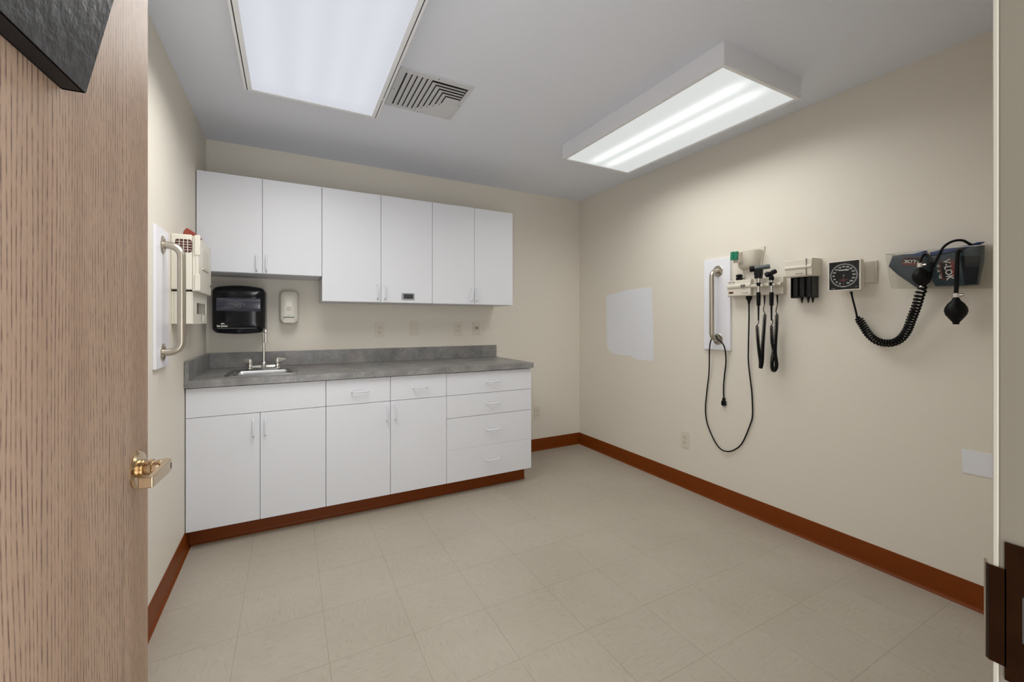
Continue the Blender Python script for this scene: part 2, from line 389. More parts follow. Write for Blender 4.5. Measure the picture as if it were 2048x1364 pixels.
# ---------------------------------------------------------------- chart holder on the door
ch = thing('chart_holder', 'black leather-textured chart pocket fixed to the upper oak door face', 'document holder', (HX, .13, 0), DA)
sL, sR, zb, zt = .30, .614, 1.524, 1.80
MB().box(sL, sR, -.049, -.0455, zb, zt + .04).build('back_panel', HOLDER, ch, bevel=.001)
c = MB(); kb, kt = -.045 - .025, -.045 - .084
c.loft([[(sL, kb, zb), (sR, kb, zb), (sR, kt, zt), (sL, kt, zt)], [(sL, kb + .0035, zb), (sR, kb + .0035, zb), (sR, kt + .0035, zt), (sL, kt + .0035, zt)]])
c.build('front_panel', HOLDER, ch, bevel=.0008)
for s in (sL, sR - .0035):
    c = MB(); c.prism([(-.047, zb), (kb + .002, zb), (kt + .002, zt), (-.047, zt)], s, s + .0035, 'x'); c.build('end_panel', BLACKM, ch)
c = MB(); c.box(sL, sR, kb + .001, -.047, zb, zb + .0035)
c.build('bottom_panel', BLACKM, ch)

# ================================================================== CEILING
def fixture(label, x0, x1, y0, y1, zb, lens, power, color, group, th=.006, g=.0035):
    cx, cy = (x0 + x1) / 2, (y0 + y1) / 2; hw, hl, H = (x1 - x0) / 2, (y1 - y0) / 2, ZC - zb
    t = thing('ceiling_light', label, 'ceiling light', (cx, cy, zb), group=group)
    h = MB(); h.box(-hw, -hw + th, -hl, hl, .001, H); h.box(hw - th, hw, -hl, hl, .001, H); h.box(-hw + th, hw - th, -hl, -hl + th, .004, H)
    h.box(-hw + th, hw - th, hl - th, hl, .004, H); h.box(-hw + th, hw - th, -hl + th, hl - th, H - .004, H)
    h.build('housing', FIXT, t, bevel=.0012)
    fw = .018
    d = MB(); a, b_ = hw - g, hl - .0035
    d.box(-a, -a + fw, -b_, b_, -.001, .008); d.box(a - fw, a, -b_, b_, -.001, .008); d.box(-a + fw, a - fw, -b_, -b_ + fw, -.001, .008); d.box(-a + fw, a - fw, b_ - fw, b_, -.001, .008)
    door_ = d.build('lens_frame', FIXT, t, bevel=.001)
    if g > .01:
        q = MB()
        for sgn in (-1, 1): q.box(sgn * (a + .0004), sgn * (hw - th - .0004), -hl + .004, hl - .004, .0012, .006)
        q.build('gap_shade', DARK, t)  # dark strips standing in for the shade between housing and lens frame
    for y in (-hl * .62, hl * .62):
        MB().box(a - .001, a + .003, y - .012, y + .012, -.004, .006).build('latch', CHROME, door_, bevel=.0008)
    MB().box(-a + fw - .002, a - fw + .002, -b_ + fw - .002, b_ - fw + .002, .003, .0055).build('lens', lens, t)
    l = bpy.data.lights.new('fluorescent_light', 'AREA'); l.shape = 'RECTANGLE'; l.size = 2 * (a - fw) * .96; l.size_y = 2 * (b_ - fw) * .97
    l.energy = power; l.color = color; l.spread = R(163)
    lo = bpy.data.objects.new('fluorescent_light', l); COL.objects.link(lo); lo.parent = t; lo.location = (0, 0, -.0015)
    return t
LENSL = lens_mat('prismatic_lens_left', (-.20, -.055, .075, .19), .06, .07, .50, (.93, .96, 1.06), 0)
LENSR = lens_mat('prismatic_lens_right', (-.075, .06), .042, .42, .54, (.955, 1.0, .985), 0)
fixture('wide fluorescent ceiling fixture cut by the top of the frame, beside the vent', -.192, .428, 1.168, 2.385, 2.345, LENSL, LAMP_W[0], (1, .985, .96), 'surface-mounted ceiling lights', .0105, .0145)
fixture('boxy white fluorescent ceiling fixture near the right wall with glowing tube bands', 1.659, 2.258, 1.168, 2.382, 2.345, LENSR, LAMP_W[1], (1, .99, .96), 'surface-mounted ceiling lights')

# vent: frame plate, curved blades as strips tilted out of a dark well
vx0, vx1, vy0, vy1 = .466, .848, 2.0, 2.39
vt = thing('ceiling_vent', 'square white louvred air diffuser in the ceiling beside the left light', 'air vent', ((vx0 + vx1) / 2, (vy0 + vy1) / 2, ZC))
ox, oy = (vx0 + vx1) / 2, (vy0 + vy1) / 2
b = MB(); 
wx0, wx1, wy0, wy1 = .500 - ox, .826 - ox, 2.036 - oy, 2.366 - oy
A0, A1, B0, B1 = vx0 - ox, vx1 - ox, vy0 - oy, vy1 - oy
for q in ((A0, wx0, B0, B1), (wx1, A1, B0, B1), (wx0, wx1, B0, wy0), (wx0, wx1, wy1, B1)): b.box(*q, -.007, 0)
b.build('frame', VENTM, vt, bevel=.002)
MB().box(wx0, wx1, wy0, wy1, -.0015, -.0005).build('duct_opening', DARK, vt)
sx = [.503 + .0262 * i for i in range(10)]
def slat(q, a, c, pts):
    """thin tilted strip: pts are four (x, y, z) corners of its underside"""
    q.loft([pts, [(x, y, z + .0012) for x, y, z in pts]])
LO, HI = -.0085, -.0032
for i in range(10):                                   # blades along y; the last five turn the corner
    x0 = sx[i] - ox + .0042; x1 = (sx[i + 1] - ox) if i < 9 else wx1
    q = MB()
    if i < 5:
        slat(q, 0, 0, [(x0, wy0, LO), (x1, wy0, HI), (x1, wy1 - .002, HI), (x0, wy1 - .002, LO)])
    else:
        k = i - 5; yy0 = 2.049 + .0262 * k - oy; yy1 = yy0 + (.0215 if k < 4 else .06); y1 = wy1 - .0272 * (k + 1) - .0015
        if k < 4: slat(q, 0, 0, [(x0, yy0, LO), (x1, yy1 - .0, HI), (x1, y1, HI), (x0, y1, LO)])
        xe = wx1 - .012 + .002 * k
        if k < 4: slat(q, 0, 0, [(x0, yy0, LO), (xe, yy0, LO), (wx1 - .001, yy1, HI), (x1, yy1, HI)])
        else: slat(q, 0, 0, [(x0, yy0, LO), (xe, yy0, LO), (wx1 - .001, y1, LO), (x0, y1, LO)])
    q.build('blade', VENTM, vt)
for k in range(5):                                    # blades that face the far side
    y0 = wy1 - .0272 * (k + 1); xa = sx[5 + k] - ox
    q = MB(); slat(q, 0, 0, [(xa, y0, HI - .002), (wx1, y0, HI - .002), (wx1, y0 + .0270, LO), (xa, y0 + .0270, LO)])
    q.build('blade', VENTM, vt)
for x, y in ((.476, 2.2), (.653, 2.382), (.838, 2.207), (.659, 2.012)):
    MB().lathe([(.0035, 0), (.0035, .001), (.001, .0016)], (x - ox, y - oy, -.007), (0, 0, -1), 14).build('screw', MGREY, vt)

# ================================================================== CABINETS
def pull(parent, x, z, y, vertical, L=.096):
    h = MB(); a = L / 2; so = .028; r = .0048
    prof = [(-a, 0), (-a, so * .55), (-a + .008, so * .93), (-a + .018, so), (0, so * 1.03), (a - .018, so), (a - .008, so * .93), (a, so * .55), (a, 0)]
    P = spline([((0, -q, p) if vertical else (p, -q, 0)) for p, q in prof], 4)
    h.tube(P, r, 10)
    return h.build('handle', WHITE, parent, loc=(x, y, z))
G = .0013
def front(t, name, x0, x1, z0, z1, y, ox, oz, gb=G, gt=G, bv=.0009):
    """slab front, local to the thing at (ox, y, oz)"""
    return MB().box(x0 - ox + G, x1 - ox - G, 0, .018, z0 - oz + gb, z1 - oz - gt).build(name, WHITE, t, bevel=bv)
def wall_cab(label, x0, xm, x1, z0, z1, hx, hz):
    t = thing('wall_cabinet', label, 'wall cabinet', (x0, YU, z0), group='wall cabinets above the counter')
    MB().box(.0015, x1 - x0 - .0015, .0195, YB - YU, .0, z1 - z0).build('body', WHITE, t, bevel=.001)
    for a, c, h in ((x0, xm, hx[0]), (xm, x1, hx[1])):
        d = front(t, 'door', a, c, z0, z1, YU, x0, z0); pull(d, h - x0, hz - z0, 0, True)
    return t
ZT = 2.127
wall_cab('shortest white wall cabinet above the towel dispenser and sink', XL + .003, -.150, .191, 1.530, ZT, (-.181, -.128), 1.594)
wc2 = wall_cab('tall middle white wall cabinet with the small keypad on its right door', .191, .573, .948, 1.365, ZT, (.547, .598), 1.438)
wall_cab('tall rightmost white wall cabinet ending short of the corner', .948, 1.289, 1.632, 1.364, ZT, (1.263, 1.306), 1.440)

kp = thing('keypad', 'small grey keypad with dark buttons stuck on wall cabinet door', 'keypad', (.765, YU, 1.412))
MB().prism(rrect(-.046, .046, -.024, .024, .004), -.007, 0, 'y').build('case', LGREY, kp, bevel=.0012)
kk = MB().box(-.034, .036, -.0085, -.0065, -.016, .020).build('panel', MGREY, kp, bevel=.0005)
for r_ in range(2):
    for c_ in range(6):
        MB().box(-.031 + .0112 * c_, -.023 + .0112 * c_, -.0105, -.008, -.013 + .0135 * r_, -.004 + .0135 * r_).build('button', BLACKM, kk, bevel=.0006)

def base_cab(label, x0, x1):
    t = thing('base_cabinet', label, 'base cabinet', (x0, YF, .108), group='base cabinets under the counter')
    MB().box(.0015, x1 - x0 - .0015, .0195, YB - YF - .025, 0, .766).build('body', WHITE, t, bevel=.001)
    MB().box(.0015, x1 - x0 - .009, TOEY - YF + .0, YB - YF - .025, -.108, 0).build('plinth', WHITE, t)
    return t
Zb, Zt, Zd = .108, .8745, .7145
t = base_cab('white base cabinet under the sink with wide blank panel over two doors', XL + .003, .195)
front(t, 'false_drawer_front', XL + .003, .195, Zd, Zt - .002, YF, XL + .003, Zb)
for a, c, h in ((XL + .003, -.147, -.179), (-.147, .195, -.121)):
    d = front(t, 'door', a, c, Zb, Zd, YF, XL + .003, Zb); pull(d, h - XL - .003, .632 - Zb, 0, True)
t = base_cab('white base cabinet with two drawers side by side above two doors', .195, .958)
for a, c, hx in ((.195, .578, .388), (.578, .958, .771)):
    d = front(t, 'drawer', a, c, Zd, Zt - .002, YF, .195, Zb); pull(d, hx - .195, .792 - Zb, 0, False)
for a, c, hx in ((.195, .578, .553), (.578, .958, .607)):
    d = front(t, 'door', a, c, Zb, Zd, YF, .195, Zb); pull(d, hx - .195, .641 - Zb, 0, True)
t = base_cab('white drawer cabinet at the right end with a stack of four pulls', .958, 1.638)
for a, c, hz in ((Zd, Zt - .004, .795), (.556, Zd, .638), (.335, .556, .448), (Zb, .335, .229)):
    d = front(t, 'drawer', .958, 1.638, a, c, YF, .958, Zb, .0004 if a == .335 else G, .0004 if c == .335 else G, .0003 if .335 in (a, c) else .0009); pull(d, 1.309 - .958, hz - Zb, 0, False)

# ---------------------------------------------------------------- countertop
CT, CB, CF, CX1 = .916, .8775, 2.742, 1.645
SX0, SX1, SY0, SY1 = -.312, .022, 2.885, 3.165       # cut-out
ct = thing('countertop', 'grey stone-look laminate countertop with backsplash over the white cabinets', 'countertop', (0, CF, CT))
b = MB()
Y = lambda v: v - CF
x0 = XL + .002
for q in ((x0, SX0, Y(CF), Y(YB) - .001), (SX1, CX1, Y(CF), Y(YB) - .001), (SX0, SX1, Y(CF), Y(SY0)), (SX0, SX1, Y(SY1), Y(YB) - .001)):
    b.box(q[0], q[1], q[2], q[3], -.022 if q[2] else -.022, 0)
b.box(x0, CX1, 0, .022, CB - CT, -.0222)
b.build('slab', STONE, ct)
MB().box(x0 + .019, CX1, Y(YB) - .020, Y(YB) - .001, .0002, .103).build('backsplash', STONE, ct, bevel=.0015)
MB().box(x0, x0 + .019, .002, Y(YB) - .001, .0002, .103).build('side_splash', STONE, ct, bevel=.0015)

# ---------------------------------------------------------------- sink and faucet
sk = thing('sink', 'small rectangular stainless steel drop-in sink set in the countertop', 'sink', (-.144, 3.02, CT))
X0, X1, Y0, Y1 = -.186, .188, -.162, .168
loops = []
for (dx, z, r) in ((0, .0006, .03), (.001, .0035, .03), (.006, .005, .028), (.018, .004, .025), (.021, .002, .024), (.026, .0025, .04), (.030, -.004, .045), (.034, -.03, .05), (.045, -.115, .05), (.065, -.135, .06), (.10, -.14, .05)):
    bk = .058 if dx > .02 else 0
    loops.append([(x, y, z) for x, y in rrect(X0 + dx, X1 - dx, Y0 + dx, Y1 - dx - bk, r, 6)])
b = MB(); b.loft(loops, cap0=False, cap1=True)
b.build('basin', SINKM, sk, ang=50)
MB().lathe([(.022, 0), (.022, .002), (.017, .003), (.015, .0005)], (0, -.03, -.140), (0, 0, 1), 24).build('drain', CHROME, sk)
fc = thing('faucet', 'two-handle chrome gooseneck faucet standing behind the sink basin', 'faucet', (-.147, 3.158, CT + .005))
b = MB(); b.prism(rrect(-.098, .098, -.022, .022, .02, 6), 0, .006, 'z')
b.tube([(-.075, 0, .018), (.075, 0, .018)], .011, 16)
for s in (-1, 1): b.lathe([(.021, .004), (.020, .012), (.016, .016), (.015, .034), (.017, .037), (.017, .041), (.010, .044)], (s * .077, 0, 0), (0, 0, 1), 24)
b.lathe([(.018, .004), (.018, .03), (.013, .036), (.010, .044), (.008, .05)], (0, 0, 0), (0, 0, 1), 24)
b.build('bridge', CHROME, fc)
sw = Vector((.16, -1, 0)).normalized(); rr = .046; Hh = .276
P = [Vector((0, 0, .03)), Vector((0, 0, .12)), Vector((0, 0, Hh - rr))]
for k in range(1, 13):
    a = math.pi * k / 12; P.append(Vector((0, 0, Hh - rr)) + sw * (rr - rr * math.cos(a)) + Vector((0, 0, rr * math.sin(a))))
P.append(P[-1] + Vector((0, 0, -.035)))
MB().tube(P, .0085, 14).build('spout', CHROME, fc)
e = P[-1]; MB().lathe([(.0095, 0), (.0105, -.003), (.0105, -.020), (.009, -.022)], e, (0, 0, 1), 20).build('aerator', CHROME, fc)
for s in (-1, 1):
    b = MB(); b.lathe([(.009, .040), (.014, .048), (.014, .064), (.008, .068)], (s * .077, 0, 0), (0, 0, 1), 20)
    u = Vector((s * .93, -.25 * s, 0)).normalized() if s < 0 else Vector((.9, .3, 0)).normalized(); n_ = Vector((-u.y, u.x, 0)); c0 = Vector((s * .077, 0, .058))
    lp = []
    for d, wd, hh, dz in ((-.006, .018, .012, 0), (.014, .018, .012, .001), (.034, .014, .008, .002), (.052, .005, .003, .002)):
        c1 = c0 + u * d + Vector((0, 0, dz)); lp.append([c1 + n_ * a_ * wd * .6 + Vector((0, 0, hh * b2)) for a_, b2 in ((-1, -1), (1, -1), (1, 1), (-1, 1))])
    b.loft(lp); b.build('handle', mat('satin_chrome', (.85, .84, .80), .34, metal=1), fc, bevel=.001)

# ---------------------------------------------------------------- towel dispenser
def arched(x0, x1, z0, z1, r, up, dn, n=10):
    """rounded rectangle with bowed top and bottom (x,z)"""
    out = []
    for x, z in rrect(x0, x1, z0, z1, r, 5):
        out.append((x, z))
    q = []
    for x, z in out:
        t_ = (x - (x0 + x1) / 2) / ((x1 - x0) / 2); f = 1 - t_ * t_
        q.append((x, z + (up * f if z > (z0 + z1) / 2 else -dn * f)))
    # refine straight top/bottom runs
    res = []
    for i, p in enumerate(q):
        res.append(p); nx = q[(i + 1) % len(q)]
        if abs(nx[0] - p[0]) > .06:
            for k in range(1, n):
                x = p[0] + (nx[0] - p[0]) * k / n; t_ = (x - (x0 + x1) / 2) / ((x1 - x0) / 2); f = 1 - t_ * t_
                zb_ = z1 if p[1] > (z0 + z1) / 2 else z0
                res.append((x, zb_ + (up * f if zb_ == z1 else -dn * f)))
    return res
td = thing('paper_towel_dispenser', 'glossy black paper towel dispenser on the back wall left of the faucet', 'paper towel dispenser', (-.287, YB, 1.30))
def sh(poly, kx, kz, y): return [(x * kx, y, z * kz) for x, z in poly]
po = arched(-.148, .148, -.142, .148, .03, .018, .012)
b = MB(); b.loft([sh(po, .97, .97, 0), sh(po, 1, 1, -.012), sh(po, 1, 1, -.075), sh(po, .985, .985, -.079)]); b.build('housing', BLACK, td, ang=45)
b = MB(); b.loft([sh(po, .965, .97, -.079), sh(po, 1.0, 1.0, -.084), sh(po, .995, .995, -.155), sh(po, .975, .98, -.185), sh(po, .93, .95, -.203), sh(po, .86, .90, -.212), sh(po, .5, .5, -.216)]); cov = b.build('cover', BLACK, td, ang=60)
b = MB(); wp = []
for k in range(13):
    a = -1 + k / 6; wp.append((a, k))
lo = []
for i in range(9):
    v = -1 + i / 4; z = .038 + v * .042; y = -.2135 - .012 * math.sqrt(max(0, 1 - v * v * .95))
    lo.append([(-.118, y, z), (-.06, y - .001, z), (.06, y - .001, z), (.118, y, z)])
b.loft([[(x, y, z) for x, y, z in l] for l in lo], False, False, closed=False)
lo2 = [[(-.118, -.205, l[0][2]), (-.06, -.205, l[0][2]), (.06, -.205, l[0][2]), (.118, -.205, l[0][2])] for l in lo]
b.loft(lo2, False, False, closed=False)
b.box(-.119, -.117, -.2215, -.205, -.004, .080); b.box(.117, .119, -.2215, -.205, -.004, .080)
win = b.build('window', SMOKE, td, ang=50)
# embossed hand outline on the window, drawn as fine lines
b = MB()
for ln in ([(-.030, .040), (-.018, .050), (.002, .056), (.012, .056), (.014, .046), (.004, .044), (-.010, .036), (-.022, .034), (-.031, .036)], [(-.006, .046), (.006, .040), (.014, .032), (.010, .024), (.004, .020)], [(.014, .046), (.022, .042), (.026, .034)], [(.024, .046), (.030, .040), (.034, .030)], [(-.024, .030), (-.008, .028), (.002, .030)]):
    b.tube([(x, -.2266 + .28 * abs(z - .038) * abs(z - .038) * 20, z) for x, z in ln], .0006, 5)
b.build('hand_emblem', LGREY, win)
b = MB(); b.box(-.115, .098, -.2165, -.210, -.116, -.1115); b.build('lever_strip', MGREY, td, bevel=.001)
b = MB(); b.text('San Jamar', .0145, (-.088, -.2172, -.099), bold=.0006)
b.prism([(-.096, -.089), (-.094, -.083), (-.088, -.080), (-.080, -.082), (-.073, -.089), (-.082, -.086), (-.087, -.088)], -.2168, -.2162, 'y')
b.build('printed_logo', INKB, td)

# ---------------------------------------------------------------- soap dispenser
sd = thing('soap_dispenser', 'cream soap dispenser with teal stripe on back wall right of towel dispenser', 'soap dispenser', (-.002, YB, 1.325))
ps = arched(-.058, .058, -.105, .115, .022, .006, .006)
b = MB(); b.loft([sh(ps, 1.02, 1.02, 0), sh(ps, 1.03, 1.03, -.03), sh(ps, 1.0, 1.0, -.055), sh(ps, .96, .97, -.085), sh(ps, .86, .91, -.100), sh(ps, .4, .5, -.104)]); b.build('housing', CREAM2, sd, ang=60)
b = MB(); b.box(-.0175, .0165, -.1062, -.100, -.006, .046); b.build('sight_window', mat('window_white', (.82, .80, .72), .3), sd, bevel=.0006)
b = MB(); b.lathe([(.0150, -.003), (.0150, .0015), (.0135, .003), (.0005, .0035)], (-.001, -.105, -.005), (0, -1, 0), 24); b.build('button', CREAM, sd)
b = MB(); b.box(-.037, .030, -.1035, -.098, -.069, -.063); b.text('SOAP', .008, (-.004, -.1045, -.054)); b.build('teal_stripe', TEALINK, sd)
b = MB(); b.box(.006, .042, -.0985, -.090, .098, .1025); b.build('slot', DARK, sd)
b = MB(); b.prism(rrect(-.040, .038, -.106, -.076, .012), -.112, -.06, 'y'); b.build('push_bar', CREAM, sd, bevel=.004)

# ---------------------------------------------------------------- outlets and plates
def plate_base(t): return MB().prism(rrect(-.035, .035, -.0575, .0575, .003), -.0055, 0, 'y').build('plate', PLATE, t, bevel=.0018)
def outlet(label, loc, rz=0):
    t = thing('duplex_outlet', label, 'electrical outlet', loc, rz, group='duplex outlets')
    p = plate_base(t)
    for s in (-1, 1):
        rc = MB().prism(rrect(-.0165, .0165, s * .0195 - .0140, s * .0195 + .0140, .006), -.0075, -.004, 'y').build('receptacle', PLATE, t, bevel=.0008)
        q = MB(); z = s * .0195
        q.box(-.0078, -.0052, -.0081, -.0074, z - .002, z + .007); q.box(.0052, .0078, -.0081, -.0074, z - .001, z + .006)
        q.lathe([(.0028, 0), (.0028, .0007)], (0, -.0074, z - .0075), (0, -1, 0), 12); q.build('slots', DARK, rc)
    MB().lathe([(.003, 0), (.003, .001), (.001, .0014)], (0, -.0055, 0), (0, -1, 0), 12).build('screw', PLATE, t)
    return t
outlet('cream duplex outlet left of the blank plate above the countertop', (.629, YB, 1.165))
outlet('cream duplex outlet between the blank plate and the phone jack', (1.288, YB, 1.169))
outlet('cream duplex outlet low on back wall right of the drawer cabinet', (2.087, YB, .360))
outlet('cream duplex outlet low on the right wall above the baseboard', (XR, 2.132, .358), R(-90))
t = thing('blank_plate', 'plain cream blank wall plate between the two outlets above counter', 'wall plate', (.907, YB, 1.175)); plate_base(t)
for z in (-.042, .042): MB().lathe([(.003, 0), (.003, .001), (.001, .0014)], (0, -.0055, z), (0, -1, 0), 12).build('screw', PLATE, t)
t = thing('phone_jack', 'beige jack plate with four dark sockets below rightmost wall cabinet', 'wall jack', (1.458, YB, 1.170)); plate_base(t)
MB().box(-.018, .018, -.010, -.005, -.022, .024).build('jack_block', PLATE, t, bevel=.001)
for x in (-.0085, .0085):
    for z in (-.004, .009): MB().box(x - .005, x + .005, -.0106, -.0095, z - .0042, z + .0042).build('socket', DARK, t)

# ================================================================== LEFT WALL
LF = R(90)   # local x = +y world, local -y = off the wall
bl = thing('mounting_board', 'narrow tall white board on the left wall behind a steel bar', 'board', (XL, 2.262, 1.325), LF)
MB().box(-.086, .116, -.012, 0, -.292, .300).build('panel', BOARD, bl, bevel=.002)
def grab_bar(label, loc, rz, zt_, zb_, outx=0):
    t = thing('grab_bar', label, 'grab bar', loc, rz, group='steel grab bars')
    so = .064; rb = .0155
    P = [Vector((0, -.002, zt_)), Vector((0, -so + .045, zt_))]
    for k in range(1, 9):
        a = R(90 * k / 8); P.append(Vector((0, -so + .045 - .045 * math.sin(a), zt_ - .045 + .045 * math.cos(a))))
    for k in range(0, 9):
        a = R(90 * k / 8); P.append(Vector((0, -so + .045 - .045 * math.cos(a), zb_ + .045 - .045 * math.sin(a))))
    P.append(Vector((0, -.002, zb_)))
    MB().tube(P, rb, 20).build('bar', STEEL, t)
    for z in (zt_, zb_):
        fl = MB().lathe([(.038, 0), (.038, .002), (.035, .0045), (.017, .0055)], (0, 0, z), (0, -1, 0), 36).build('flange', STEEL, t)
        for k in range(3):
            a = R(90 + 120 * k); MB().lathe([(.0035, 0), (.003, .0014), (.001, .002)], (math.cos(a) * .027, -.0048, z + math.sin(a) * .027), (0, -1, 0), 12).build('screw', STEEL, fl)
    return t
grab_bar('vertical steel grab bar on the left wall beside the sharps container', (XL + .012, 2.275, 1.327), LF, .229, -.230)
# sharps cabinet: (s = y - 2.47)
sc_ = thing('sharps_cabinet', 'cream locking sharps container cabinet on left wall with red liner showing', 'sharps container', (XL, 2.470, 1.38), LF)
b = MB(); b.box(0, .400, -.080, 0, 0, .262); b.build('body', CREAM2, sc_, bevel=.005)
b = MB(); b.box(.002, .405, -.1, -.0795, -.008, .258); dr = b.build('door', CREAM2, sc_, bevel=.006)
MB().box(.13, .30, -.1015, -.0995, .125, .215).build('door_window', CREAM, dr, bevel=.001)
MB().box(.13, .305, -.106, -.0995, .112, .121).build('ledge', CREAM, dr, bevel=.001)
MB().lathe([(.006, 0), (.006, .005)], (.375, -.1, .045), (0, -1, 0), 16).build('lock', MGREY, dr)
b = MB()
for z0, z1 in ((.165, .262), (-.004, .075)): b.box(-.004, .012, -.112, -.090, z0, z1)
b.box(-.001, .010, -.106, -.094, .0, .262)
b.build('hinge', CREAM2, sc_, bevel=.003)
gy = [-.080, -.0165]; gz = [.176, .238]
g = MB(); g.prism(rrect(gy[0], gy[1], gz[0], gz[1], .011), -.0006, .004, 'x'); vent = g.build('vent_opening', DKRED, sc_)
g = MB()
for k in range(3): g.box(-.0022, .001, gy[0] + .0147 + .0159 * k, gy[0] + .0172 + .0159 * k, *gz)
for k in range(4): g.box(-.0023, .001, gy[0], gy[1], gz[0] + .0113 + .0124 * k, gz[0] + .0133 + .0124 * k)
g.build('vent_bars', CREAM2, sc_)
b = MB(); b.prism([(-.082, .258), (-.098, .268), (-.068, .290), (-.055, .296), (-.045, .280), (-.040, .258)], .02, .16, 'x')
b.build('red_liner', REDV, sc_, bevel=.002)
gb = thing('glove_dispenser', 'cream dispenser box with notched opening under the sharps cabinet', 'dispenser', (XL, 2.480, 1.218), LF)
b = MB(); D_ = .078; W_ = .385
b.box(0, W_, -.010, 0, 0, .154); b.box(0, .010, -D_, -.010, 0, .154); b.box(W_ - .010, W_, -D_, -.010, 0, .154); b.box(.010, W_ - .010, -D_, -.010, 0, .010); b.box(.010, W_ - .010, -D_, -.010, .144, .154)
b.build('body', CREAM2, gb, bevel=.002)
fp = MB()
fp.box(0, W_, -D_ - .004, -D_, .105, .154); fp.box(0, .10, -D_ - .004, -D_, 0, .105); fp.box(W_ - .03, W_, -D_ - .004, -D_, 0, .105)
fp.box(.10, .205, -D_ - .004, -D_, 0, .048); fp.box(.275, W_ - .03, -D_ - .004, -D_, 0, .048); fp.box(.205, .275, -D_ - .004, -D_, 0, .012)
fp.build('front_panel', CREAM2, gb)
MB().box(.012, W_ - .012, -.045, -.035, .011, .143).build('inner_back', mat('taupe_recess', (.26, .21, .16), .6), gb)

# ================================================================== RIGHT WALL
RF = R(-90)  # local x = -y world (rightwards in view), local -y = off the wall
class Frame:
    def __init__(s, yc, zc): s.yc, s.zc = yc, zc
    def p(s, px, py, d):
        y, z = rw(px, py, d); return Vector((s.yc - y, -d, z - s.zc))
    def q(s, px, py, d): v = s.p(px, py, d); return (v.x, v.z)

pp = [rw(*p) for p in ((1213, 591), (1232, 586), (1255, 580), (1280, 576), (1303, 574), (1306, 640), (1307, 722), (1285, 720), (1268, 717), (1262, 711), (1245, 711), (1228, 707), (1217, 700), (1214, 690))]
t = thing('paint_patch', 'blank white rectangular painted patch on the right wall near the corner', 'wall patch', (XR, 2.72, 1.2), RF)
MB().prism([(2.72 - y, z - 1.2) for y, z in pp], -.0008, 0, 'y').build('patch', PAPER, t)
t = thing('wall_card', 'small white rectangle low on the right wall beside the door frame', 'card', (XR, .64, .626), RF)
MB().prism([(.64 - y, z - .626) for y, z in [rw(*p) for p in ((1923, 897), (2000, 912.5), (2000, 959.5), (1926, 944))]], -.003, 0, 'y').build('card', PAPER, t)

br = thing('mounting_board', 'white rectangular board on right wall with a grab bar and hanging cord', 'board', (XR, 1.865, 1.345), RF)
MB().box(-.095, .102, -.018, 0, -.308, .310).build('panel', BOARD, br, bevel=.002)
grab_bar('vertical steel grab bar on the right wall with black cord looped over its foot', (XR - .018, 1.851, 1.339), RF, .232, -.229)

# --- diagnostic station
st = thing('diagnostic_station', 'cream wall transformer with two instrument cradles beside the white board', 'medical wall unit', (XR, 1.58, 1.39), RF)
b = MB(); x0, x1 = 1.58 - 1.752, 1.58 - 1.598
prf = [(0, 0), (-.054, 0), (-.060, .006), (-.060, .048), (-.066, .056), (-.068, .064), (-.066, .072), (-.060, .078), (-.056, .100), (-.050, .104), (0, .104)]
b.loft([[(x, y, z) for y, z in prf] for x in (x0, x1)]); body = b.build('transformer', CREAM, st, bevel=.001)
x2 = 1.58 - 1.418
prc = [(0, 0), (-.030, 0), (-.034, .004), (-.034, .044), (-.058, .050), (-.062, .056), (-.062, .064), (-.058, .068), (-.034, .072), (-.030, .104), (0, .104)]
b = MB(); b.loft([[(x, y, z) for y, z in prc] for x in (x1 + .0008, x2)]); b.build('cradle_rail', CREAM, st, bevel=.001)
for cx_ in (1.58 - 1.528, 1.58 - 1.457):
    b = MB(); b.prism([(cx_ - .020, -.060), (cx_ - .008, -.062), (cx_ - .008, -.088), (cx_ - .013, -.094), (cx_ - .022, -.090)], .050, .064, 'z')
    b.prism([(cx_ + .020, -.060), (cx_ + .008, -.062), (cx_ + .008, -.088), (cx_ + .013, -.094), (cx_ + .022, -.090)][::-1], .050, .064, 'z'); b.build('hook', CREAM, st, bevel=.0012)
MB().box(x0 + .096, x0 + .122, -.0705, -.066, .057, .072).build('indicator', DARK, body, bevel=.0005)
b = MB(); b.text('C9', .011, (x0 + .109, -.0708, .0645), bold=.0003); b.build('printed_symbol', INK, body)
MB().box(x0 + .010, x0 + .040, -.0625, -.0585, .020, .031).build('recess', DKRED, body, bevel=.0005)
b = MB(); b.box(x0 + .010, x0 + .046, -.0595, -.0575, .081, .083); b.box(x0 + .010, x0 + .046, -.0595, -.0575, .093, .095); b.box(x0 + .010, x0 + .012, -.0595, -.0575, .081, .095); b.box(x0 + .044, x0 + .046, -.0595, -.0575, .081, .095); b.build('window_outline', GINK, body)
b = MB(); b.text('WelchAllyn', .0095, (x1 - .034, -.0605, .018)); b.build('lettering', GINK, body)

def coil_pitch(a, b_): return lambda t: a + (b_ - a) * min(1, max(0, t))
def instrument_cord(parent, F, d, pts_down, pts_up, lead_in, lead_out, wire=.0022, rad=.0085):
    """straight lead, coiled run down, loop, coiled run up, straight lead to the base unit"""
    b = MB()
    P = spline([F.p(*p, d) for p in lead_in], 6)
    q = spline([F.p(*p, d) for p in pts_down + pts_up], 10)
    cl = coil(q, rad, lambda t: .0105 - .0062 * math.sin(math.pi * min(1, max(0, t))) ** .6, 12)
    b.tube(P, wire, 8); b.tube(cl, wire, 6); b.tube(spline([F.p(*p, d2) for p, d2 in lead_out], 6), wire, 8)
    return b.build('coiled_cord', RUBBER, parent, ang=80)

